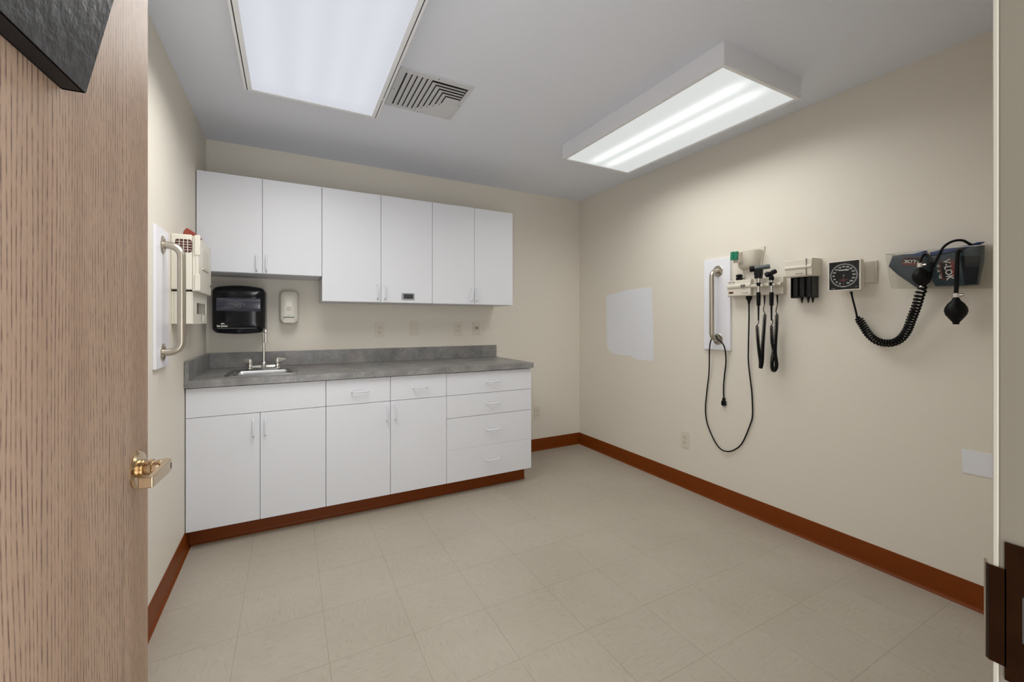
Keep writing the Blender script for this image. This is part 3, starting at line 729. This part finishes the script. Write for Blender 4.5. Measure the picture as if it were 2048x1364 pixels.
# left instrument
FO = Frame(1.528, 1.45)
op = thing('ophthalmoscope', 'left diagnostic hand instrument with grey T-shaped head hung in wall unit', 'medical instrument', (XR, 1.528, 1.45), RF)
d = .078; cxi = FO.p(1517, 575, d).x; zf = lambda py: FO.p(1517, py, d).z
b = MB(); b.lathe([(.004, zf(641)), (.0055, zf(612)), (.0105, zf(610)), (.0112, zf(600)), (.0118, zf(586)), (.010, zf(584.5))], (cxi, -d, 0)); b.build('handle', RUBBER, op)
b = MB(); b.lathe([(.0085, zf(585)), (.0085, zf(572)), (.0085, zf(566)), (.012, zf(561)), (.015, zf(556))], (cxi, -d, 0)); b.build('chrome_neck', CHROME, op)
b = MB(); b.lathe([(.009, zf(572.5)), (.0145, zf(571)), (.0145, zf(567)), (.011, zf(565.5))], (cxi, -d, 0)); b.build('ring', RUBBER, op)
b = MB(); b.loft([[(cxi + x * .019, -d + y * .017, z) for x, y in rrect(-1, 1, -1, 1, .5)] for z in (zf(557), zf(552))] + [[(cxi + x * .021, -d + y * .019, z) for x, y in rrect(-1, 1, -1, 1, .5)] for z in (zf(549), zf(538))]); b.build('head', BLACKM, op, bevel=.002)
A_ = FO.p(1504, 538, d + .014); B_ = FO.p(1540, 532.5, d - .026); u = (B_ - A_)
b = MB(); b.lathe([(.0125, 0), (.0135, .006), (.0135, u.length - .008), (.0125, u.length)], A_, u, 24); b.build('barrel', GREYP, op)
b = MB(); b.lathe([(.0165, -.012), (.0175, -.009), (.0175, .008), (.0155, .012), (.0135, .014)], A_, u, 24); b.build('eyecup', RUBBER, op)
instrument_cord(op, FO, .070, [(1514, 650), (1516, 680), (1518, 700), (1521, 722), (1521, 736)], [(1524, 724), (1525, 700), (1526, 680), (1528, 655), (1530, 627)], [(1516, 639), (1517.5, 645), (1514, 650)], [((1530, 627), .070), ((1527, 620), .05), ((1529, 607), .02), ((1529, 592), .02)])
b = MB(); pA, pB = FO.p(1529, 591, .02), FO.p(1529, 608, .02); b.tube([pA, pB], .005, 12, [.0055, .003]); b.build('cord_boot', RUBBER, op)

FQ = Frame(1.457, 1.45)
ot = thing('otoscope', 'right diagnostic hand instrument with small black round head in wall unit', 'medical instrument', (XR, 1.457, 1.45), RF)
cxi = FQ.p(1543, 575, d).x; zf = lambda py: FQ.p(1543, py, d).z
b = MB(); b.lathe([(.004, zf(641)), (.0055, zf(612)), (.0105, zf(610)), (.0112, zf(600)), (.0118, zf(586)), (.010, zf(584.5))], (cxi, -d, 0)); b.build('handle', RUBBER, ot)
b = MB(); b.lathe([(.0075, zf(585)), (.0075, zf(572)), (.0085, zf(566)), (.010, zf(560))], (cxi, -d, 0)); b.build('chrome_neck', CHROME, ot)
b = MB(); b.lathe([(.009, zf(571.5)), (.014, zf(570)), (.014, zf(565.5)), (.010, zf(564.5))], (cxi, -d, 0)); b.lathe([(.009, zf(561)), (.0135, zf(560)), (.0135, zf(555)), (.010, zf(552))], (cxi, -d, 0)); b.build('ring', RUBBER, ot)
A_ = FQ.p(1535, 549, d + .012); B_ = FQ.p(1550, 543, d - .016); u = B_ - A_
b = MB(); b.lathe([(.002, -.014), (.013, -.011), (.0165, -.004), (.0165, .004), (.012, .012), (.010, .022), (.0135, .026), (.0135, u.length + .002), (.011, u.length + .006)], A_, u, 28); b.lathe([(.008, zf(554)), (.009, zf(546))], (cxi, -d, 0)); hdx = b.build('head', BLACKM, ot)
MB().lathe([(.0095, u.length + .0055), (.0095, u.length + .0075)], A_, u, 20).build('lens', GREYP, hdx)
instrument_cord(ot, FQ, .070, [(1543, 650), (1544, 680), (1547, 700), (1544, 722), (1545, 738)], [(1549, 741), (1553, 730), (1550, 705), (1551, 680), (1553, 650), (1554, 627)], [(1545, 639), (1545.5, 645), (1543, 650)], [((1554, 627), .070), ((1552, 622), .05), ((1555, 607), .02), ((1554.5, 591), .02)])
b = MB(); pA, pB = FQ.p(1554.5, 590, .02), FQ.p(1555, 607, .02); b.tube([pA, pB], .005, 12, [.0055, .003]); b.build('cord_boot', RUBBER, ot)

# black stacked cap on top of the transformer
cp = thing('spare_instrument_tip', 'small ribbed black cap standing on top of the cream wall unit', 'instrument part', (XR - .032, 1.690, 1.494), RF)
MB().lathe([(.017, 0), (.018, .004), (.020, .010), (.022, .013), (.016, .017), (.015, .022), (.021, .027), (.020, .032), (.013, .038), (.004, .039)], (0, 0, 0), (0, 0, 1), 28).build('cap', BLACKM, cp)

# --- thermometer holder above the station
FT = Frame(1.64, 1.60)
th = thing('thermometer_holder', 'cream funnel-shaped wall holder with two green blocks above the instruments', 'medical wall holder', (XR, 1.64, 1.60), RF)
def row(z, xl, xr_, dep, r=.02, n=6):
    """half-oval section against the wall"""
    pts = [(xl, 0, z)]
    for k in range(n * 2 + 1):
        a = math.pi * (1 - k / (n * 2)); cx = (xl + xr_) / 2; hw = (xr_ - xl) / 2
        ca, sa = math.cos(a), math.sin(a)
        pts.append((cx + hw * (abs(ca) ** .55) * (1 if ca > 0 else -1), -dep * abs(sa) ** .55, z))
    pts.append((xr_, 0, z)); return pts
b = MB()
b.loft([row(-.108, -.022, .055, .018), row(-.040, -.040, .062, .020), row(-.034, -.050, .066, .050), row(-.020, -.055, .068, .060), row(.030, -.062, .078, .070), row(.066, -.066, .088, .074), row(.071, -.066, .088, .074)], True, False)
b.loft([row(.071, -.066, .088, .074), row(.072, -.062, .084, .070), row(.060, -.056, .078, .060)], False, True)
b.build('body', CREAM, th, ang=50)
b = MB(); b.prism([(-.070, .082), (.100, .094), (.090, .04), (.078, -.03), (.064, -.06), (-.040, -.06)], -.008, 0, 'y'); b.build('back_plate', CREAM, th, bevel=.002)
MB().box(-.002, .034, -.060, -.040, .0605, .0625).build('slot', DARK, th)
b = MB(); b.loft([[(-.050, -.092, .000), (-.010, -.098, -.004), (-.004, -.060, .004), (-.045, -.050, .006)], [(-.054, -.098, .062), (-.008, -.104, .060), (.004, -.060, .070), (-.046, -.050, .074)]]); b.build('side_pocket', CREAM, th, bevel=.002)
for k in (0, 1):
    x = -.056 + k * .0235
    b = MB(); b.loft([[(x + a_ * .0215, -.116 + b_ * .018, .018 - .002 * k) for a_, b_ in ((0, 0), (1, 0), (1, 1), (0, 1))], [(x + .004 + a_ * .0215, -.118 + b_ * .018, .070 - .002 * k) for a_, b_ in ((0, 0), (1, 0), (1, 1), (0, 1))]])
    b.build('green_block', GREEN, th, bevel=.002)

# --- power cord
FC = Frame(1.75, .9)
pc = thing('power_cord', 'long black cord from the wall unit looped over the grab bar foot', 'cord', (XR, 1.75, .9), RF)
path = [((1498, 606), .03), ((1498, 640), .03), ((1497, 690), .025), ((1497, 725), .02), ((1502, 770), .012), ((1504, 790), .01), ((1505, 830), .01), ((1500, 850), .01), ((1485, 885), .01), ((1470, 899), .01), ((1455, 903), .01), ((1440, 897), .01), ((1427, 878), .01), ((1414, 845), .01), ((1411, 815), .01), ((1414, 780), .012), ((1418, 745), .02), ((1419, 700), .045), ((1421, 684), .056), 'over', ((1448, 692), .045), ((1452, 720), .02), ((1449, 750), .012), ((1447, 775), .012), ((1447.5, 797), .012)]
P = []
for q_ in path:
    P += [Vector((-.122, -.054, .212)), Vector((-.112, -.053, .2285)), Vector((-.101, -.052, .2325)), Vector((-.090, -.051, .2285)), Vector((-.081, -.050, .214))] if q_ == 'over' else [FC.p(*q_[0], q_[1])]
P = spline(P, 8)
MB().tube(P, .0042, 10).build('cable', RUBBER, pc, ang=80)
a, c = FC.p(1498, 590, .03), FC.p(1498, 612, .03)
b = MB(); b.loft([[(a.x + sx_ * wx, a.y + sy * wy, z) for sx_, sy in ((-1, -1), (1, -1), (1, 1), (-1, 1))] for wx, wy, z in ((.016, .010, a.z + .001), (.016, .010, a.z - .018), (.007, .006, a.z - .040), (.004, .004, a.z - .062))]); b.build('connector', RUBBER, pc, bevel=.002)
e = P[-1]; b = MB(); b.loft([[(e.x + sx_ * wx, e.y + sy * .008, e.z + dz) for sx_, sy in ((-1, -1), (1, -1), (1, 1), (-1, 1))] for wx, dz in ((.007, .004), (.007, -.012), (.014, -.020), (.015, -.040), (.010, -.048))]); pg = b.build('plug', RUBBER, pc, bevel=.0015)
for x in (-.005, .005): MB().box(e.x + x - .001, e.x + x + .001, e.y - .003, e.y + .003, e.z - .062, e.z - .045).build('prong', CHROME, pg)

# --- specula dispenser
sd2 = thing('specula_dispenser', 'cream tip dispenser with black smoky tubes and three black tips below', 'medical dispenser', (XR, 1.30, 1.48), RF)
b = MB(); prd = [(0, 0), (-.094, -.004), (-.101, .004), (-.104, .038), (-.109, .044), (-.109, .052), (-.104, .058), (-.101, .090), (-.094, .094), (0, .096)]
b.loft([[(x, y, z) for y, z in prd] for x in (-.070, .068)]); hs = b.build('housing', CREAM, sd2, bevel=.0015)
MB().box(.0415, .0424, -.1092, -.10, .0, .093).build('seam', GINK, hs)
b = MB(); b.text('WelchAllyn', .009, (.006, -.1035, .014)); b.build('lettering', GINK, hs)
b = MB()
for x in (-.037, -.002, .033): b.cyl((x, -.050, .0), (x, -.050, -.112), .0185, seg=28)
b.build('tip_tubes', mat('smoked_tube', (.004, .004, .004), .3, spec=.3), sd2, ang=50)
b = MB(); b.box(-.058, -.0535, -.070, -.004, -.118, .0); b.box(.049, .054, -.070, -.004, -.118, .0); b.box(-.058, .054, -.066, -.004, -.119, -.113); b.box(-.056, .052, -.030, -.004, -.114, 0); b.build('tube_case', BLACK, sd2, bevel=.002)
for x in (-.010, .022, .045): MB().lathe([(.0075, 0), (.0065, -.008), (.0025, -.028), (.0018, -.030)], (x, -.045, -.118), (0, 0, 1), 16).build('specula_tip', RUBBER, sd2)

# --- aneroid gauge
FG = Frame(1.086, 1.464)
ga = thing('blood_pressure_gauge', 'square wall-mounted blood pressure gauge with round white scale on black face', 'blood pressure gauge', (XR, 1.086, 1.464), RF)
# wall bracket to the right
b = MB(); b.box(.050, .102, -.012, 0, -.044, .070); b.prism([(.050, -.012), (.098, -.012), (.078, -.030), (.055, -.036)], -.040, .066, 'z'); b.build('wall_bracket', CREAM, ga, bevel=.003)
b = MB(); b.cyl((.04, -.020, .01), (.03, -.060, .01), .020); b.build('swivel', CREAM, ga)
gd = .092; tl = R(4)
cs = MB(); fx0, fx1, fz0, fz1 = -.074, .068, -.077, .077
FACE = -.092
cs.loft([[(x * .93 + .002, FACE + .044, z * .93) for x, z in rrect(fx0, fx1, fz0, fz1, .006)], [(x, FACE + .030, z) for x, z in rrect(fx0, fx1, fz0, fz1, .006)], [(x, FACE, z) for x, z in rrect(fx0, fx1, fz0, fz1, .006)]])
case = cs.build('case', CREAM2, ga, bevel=.0015)
dl = MB().box(fx0 + .006, fx1 - .006, FACE - .0012, FACE + .001, fz0 + .006, fz1 - .006).build('dial', BLACK, ga)
gcx, gcz, yy = (fx0 + fx1) / 2, .0, FACE - .0016
b = MB(); n = 96; r1, r2 = .0545, .0592
for i in range(n):
    a0, a1 = 2 * math.pi * i / n, 2 * math.pi * (i + 1) / n
    vs = [b.bm.verts.new((gcx + r * math.sin(a), yy, gcz - r * math.cos(a))) for r, a in ((r1, a0), (r2, a0), (r2, a1), (r1, a1))]; b.face(vs)
b.mi = 0
for i in range(0, 61):
    a = R(22 + (i * 5 - 20) * 1.118) if i else R(0)
    if i == 0: continue
    l = .004 if i % 2 else .0075
    s_, c_ = math.sin(-a), math.cos(a)
    dx, dz = math.sin(-a), -math.cos(a); px_, pz_ = -dz * .00045, dx * .00045
    vs = [b.bm.verts.new((gcx + dx * r + px_ * k, yy, gcz + dz * r + pz_ * k)) for r, k in ((r2, -1), (r2 + l * .7, -1), (r2 + l * .7, 1), (r2, 1))]; b.face(vs)
b.build('scale_ring', mat('scale_print', (.24, .24, .24), .5), dl)
b = MB()
for nmb in range(20, 301, 20):
    a = R(22 + (nmb - 20) * 1.118); rr_ = .0445
    b.text(str(nmb), .0095, (gcx + math.sin(-a) * rr_, yy, gcz - math.cos(a) * rr_), bold=.0002)
b.build('scale_numbers', INK, dl)
b = MB(); b.text('WelchAllyn', .0098, (gcx, yy, .0275), bold=.0004); b.text('mm Hg', .006, (gcx, yy, -.0575)); b.text('WelchAllyn', .0038, (gcx - .046, yy, -.0655)); b.text('CE', .006, (gcx + .053, yy, -.061)); b.build('lettering', INK, dl)
b = MB(); b.box(gcx - .0007, gcx + .0007, yy, yy + .0004, -.052, -.013); b.box(gcx - .020, gcx + .020, yy, yy + .0004, -.0225, -.021); b.box(gcx - .016, gcx + .012, yy, yy + .0004, -.029, -.0277); b.build('red_marks', REDINK, dl)
b = MB(); b.lathe([(.004, 0), (.004, .0015)], (gcx, yy, 0), (0, -1, 0), 16); b.box(gcx - .0006, gcx + .0006, yy - .0014, yy - .0004, -.047, .002); b.build('needle', GINK, dl)
# hose: straight lead then coil
ld = spline([FG.p(1702, 583, .07), FG.p(1706, 600, .06), FG.p(1711, 620, .05), FG.p(1714, 633, .045)], 6)
b = MB(); b.tube(ld, .0042, 10, [.0055] * 3 + [.0042] * (len(ld) - 3))
hp = spline([FG.p(*p, d_) for p, d_ in (((1714, 633), .045), ((1724, 648), .04), ((1736, 667), .038), ((1752, 681), .038), ((1770, 686), .038), ((1787, 685), .04), ((1803, 676), .045), ((1815, 659), .05), ((1823, 638), .06), ((1833, 612), .08), ((1840, 588), .10), ((1849, 570), .11))], 12)
b.tube(coil(hp, .0145, lambda t: .0120 if t < .6 else .0120 + (t - .6) * .018, 12), .0046, 8)
b.build('coiled_hose', RUBBER, ga, ang=80)

# --- basket with cuffs
FB = Frame(.75, 1.46)
bk = thing('wall_basket', 'clear plastic wall basket on the right wall holding two cuffs', 'basket', (XR, .75, 1.46), RF)
def seg_box(name, pts0, pts1, th_): pass
tl_, tr_ = FB.p(1771, 508, .10), FB.p(1996, 487, .10); bl_, br_ = FB.p(1782, 576, .075), FB.p(1996, 575, .075)
tw, bw_ = .0022, .0022
def sheet(name, a, b_, c_, d__, t_=.0022, m=CLEAR):
    q = MB(); nrm = (b_ - a).cross(d__ - a).normalized() * t_
    q.loft([[a, b_, c_, d__], [a + nrm, b_ + nrm, c_ + nrm, d__ + nrm]]); return q.build(name, m, bk)
tlw, trw, blw, brw = Vector((tl_.x, -.003, tl_.z + .003)), Vector((tr_.x, -.003, tr_.z + .003)), Vector((bl_.x, -.003, bl_.z)), Vector((br_.x, -.003, br_.z))
sheet('front_panel', tl_, bl_, br_, tr_); sheet('back_panel', tlw, trw, brw, blw)
sheet('end_panel', tl_, tlw, blw, bl_); sheet('end_panel', tr_, br_, brw, trw); sheet('bottom_panel', bl_, blw, brw, br_)
b = MB(); b.tube([tl_, tr_], .0016, 8); b.tube([tlw, tl_], .0016, 8); b.tube([trw, tr_], .0016, 8); b.build('rim', mat('clear_rim', (.62, .62, .58), .25), bk)

def pad(name, pts, d0, d1, m, parent, F, rnd=.005, puff=.004):
    b = MB(); poly = [F.q(*p, (d0 + d1) / 2) for p in pts]
    cx_ = sum(p[0] for p in poly) / len(poly); cz_ = sum(p[1] for p in poly) / len(poly)
    L = []
    for k, dd in ((.93, d0), (1, d0 + (d1 - d0) * .2), (1, d0 + (d1 - d0) * .8), (.93, d1), (.6, d1 + puff)):
        L.append([(cx_ + (x - cx_) * k, -dd, cz_ + (z - cz_) * k) for x, z in poly])
    b.loft(L); return b.build(name, m, parent, ang=70)
def densify(pts, n=4):
    out = []
    for i, p in enumerate(pts):
        q = pts[(i + 1) % len(pts)]
        for k in range(n): out.append((p[0] + (q[0] - p[0]) * k / n, p[1] + (q[1] - p[1]) * k / n))
    return out
c1 = thing('blood_pressure_cuff', 'slanting left cuff in the basket with its black bulb resting in front', 'blood pressure cuff', (XR, .75, 1.46), RF, group='cuffs in the clear basket')
pad('cuff_band', densify([(1787, 512), (1807, 509.5), (1853, 514), (1868, 519), (1866, 545), (1858, 566), (1834, 575), (1815, 562), (1796, 549), (1779, 533)]), .045, .078, TEAL, c1, FB)
pad('cuff_lining', densify([(1806, 509), (1828, 508), (1853, 501), (1857, 511), (1858, 520), (1830, 520)]), .020, .045, BLUE, c1, FB, puff=.001)
def label_patch(parent, F, c, ud, vd, w_, h_, d, mirror=False):
    """red bordered V-LOK label; c centre pixel, ud/vd unit directions in the wall plane"""
    P0 = F.p(*c, d); U = Vector((ud[0], 0, ud[1])).normalized(); V = Vector((vd[0], 0, vd[1])).normalized()
    f = lambda a, e, o_: P0 + U * a * w_ / 2 + V * e * h_ / 2 + Vector((0, -o_, 0))
    q = MB(); q.mi = 0; q.loft([[f(-1, -1, 0), f(1, -1, 0), f(1, 1, 0), f(-1, 1, 0)], [f(-1, -1, .001), f(1, -1, .001), f(1, 1, .001), f(-1, 1, .001)]])
    q.mi = 1; q.loft([[f(-.93, -.86, .001), f(.93, -.86, .001), f(.93, .3, .001), f(-.93, .3, .001)], [f(-.93, -.86, .0014), f(.93, -.86, .0014), f(.93, .3, .0014), f(-.93, .3, .0014)]])
    q.mi = 2; q.text('V-LOK', h_ * .62, f(0, -.05, .0016), U, V, bold=.0006)
    return q.build('label', [REDL, BLACKM, INK], parent)
label_patch(c1, FB, (1825, 523), (-1, .16), (-.15, -1), .070, .034, .0835)
# its bulb, in front of the basket
b = MB(); bc = FB.p(1841, 553, .13); top_ = FB.p(1840, 534, .13); ax = (top_ - bc).normalized()
b.lathe([(.006, -.042), (.009, -.038), (.020, -.028), (.0275, -.012), (.029, 0), (.026, .014), (.018, .028), (.010, .038), (.008, .041)], bc, ax, 28); bl1 = b.build('bulb', RUBBER, c1)
b = MB(); b.lathe([(.009, .039), (.0105, .041), (.0105, .058), (.008, .060)], bc, ax, 20); b.lathe([(.006, 0), (.0065, .012), (.003, .014)], bc + ax * .050 + Vector((.010, 0, 0)), (1, 0, 0), 14); b.build('valve', CHROME, c1)
b = MB(); b.lathe([(.006, -.048), (.0075, -.046), (.0065, -.040)], bc, ax, 16); b.build('end_valve', CHROME, c1)
hz = spline([bc + ax * .058, FB.p(1842, 519, .125), FB.p(1848, 509, .10), FB.p(1857, 512, .085), FB.p(1862, 530, .09), FB.p(1862, 550, .105), FB.p(1856, 563, .11), FB.p(1849, 571, .11)], 6)
b = MB(); b.tube(hz, .0052, 10); b.build('tube', RUBBER, c1)
b = MB(); b.lathe([(.011, -.02), (.013, -.012), (.013, .014), (.009, .02)], FB.p(1856, 552, .115), (FB.p(1862, 530, .1) - FB.p(1853, 566, .11)), 18); b.build('connector', RUBBER, c1)

c2 = thing('blood_pressure_cuff', 'upright right cuff in the basket with a bulb hanging down in front', 'blood pressure cuff', (XR, .75, 1.46), RF, group='cuffs in the clear basket')
pad('cuff_band', densify([(1862, 515), (1880, 512), (1905, 507), (1925, 503), (1945, 494), (1967, 490), (1966, 522), (1960, 548), (1956, 570), (1915, 572), (1873, 573), (1867, 562), (1866, 540)]), .030, .082, TEAL, c2, FB)
pad('cuff_lining', densify([(1862, 513), (1862, 505), (1885, 499), (1912, 495), (1946, 489), (1958, 484.5), (1969, 484), (1950, 494), (1920, 503), (1885, 510)]), .006, .030, BLUE, c2, FB, puff=.001)
pad('velcro_panel', densify([(1920, 512), (1962, 511), (1960, 525), (1953, 568), (1930, 569), (1926, 545)]), .083, .089, VELCRO, c2, FB, puff=.001)
label_patch(c2, FB, (1897, 539), (.14, -1), (1, .14), .076, .050, .0885)
q = MB(); U = Vector((.1, 0, -1)).normalized(); V = Vector((1, 0, .1)).normalized()
for s_, px_, py_ in (('O', 1876, 532), ('A', 1877, 542), ('CE', 1881, 553)): q.text(s_, .013, FB.p(px_, py_, .0885), U, V, bold=.0004)
q.build('printed_symbols', INKB, c2)
b = MB(); bc = FB.p(1912, 622, .125); b.lathe([(.009, -.056), (.010, -.052), (.011, -.047), (.019, -.036), (.032, -.016), (.036, 0), (.034, .014), (.026, .030), (.014, .044), (.011, .052), (.010, .056)], bc, (0, 0, 1), 32); b.build('bulb', RUBBER, c2)
b = MB(); b.lathe([(.010, .055), (.0125, .057), (.0125, .074), (.009, .076)], bc, (0, 0, 1), 20); b.lathe([(.006, 0), (.006, .014), (.003, .016)], bc + Vector((.008, 0, .066)), (1, 0, 0), 14); b.build('valve', CHROME, c2)
b = MB(); hz = [bc + Vector((0, 0, .074)), FB.p(1913, 570, .125), FB.p(1914, 530, .122), FB.p(1915, 508, .115), FB.p(1918, 501, .095), FB.p(1925, 497, .06)]
b.tube(spline(hz, 6), .0072, 10, None)
hz2 = spline([FB.p(1862, 537, .10), FB.p(1872, 521, .105), FB.p(1885, 497, .10), FB.p(1898, 486, .085), FB.p(1912, 481, .07), FB.p(1926, 481, .06), FB.p(1936, 486, .05), FB.p(1945, 491, .04)], 6)
b.tube(hz2, .0050, 10); b.build('tube', RUBBER, c2)
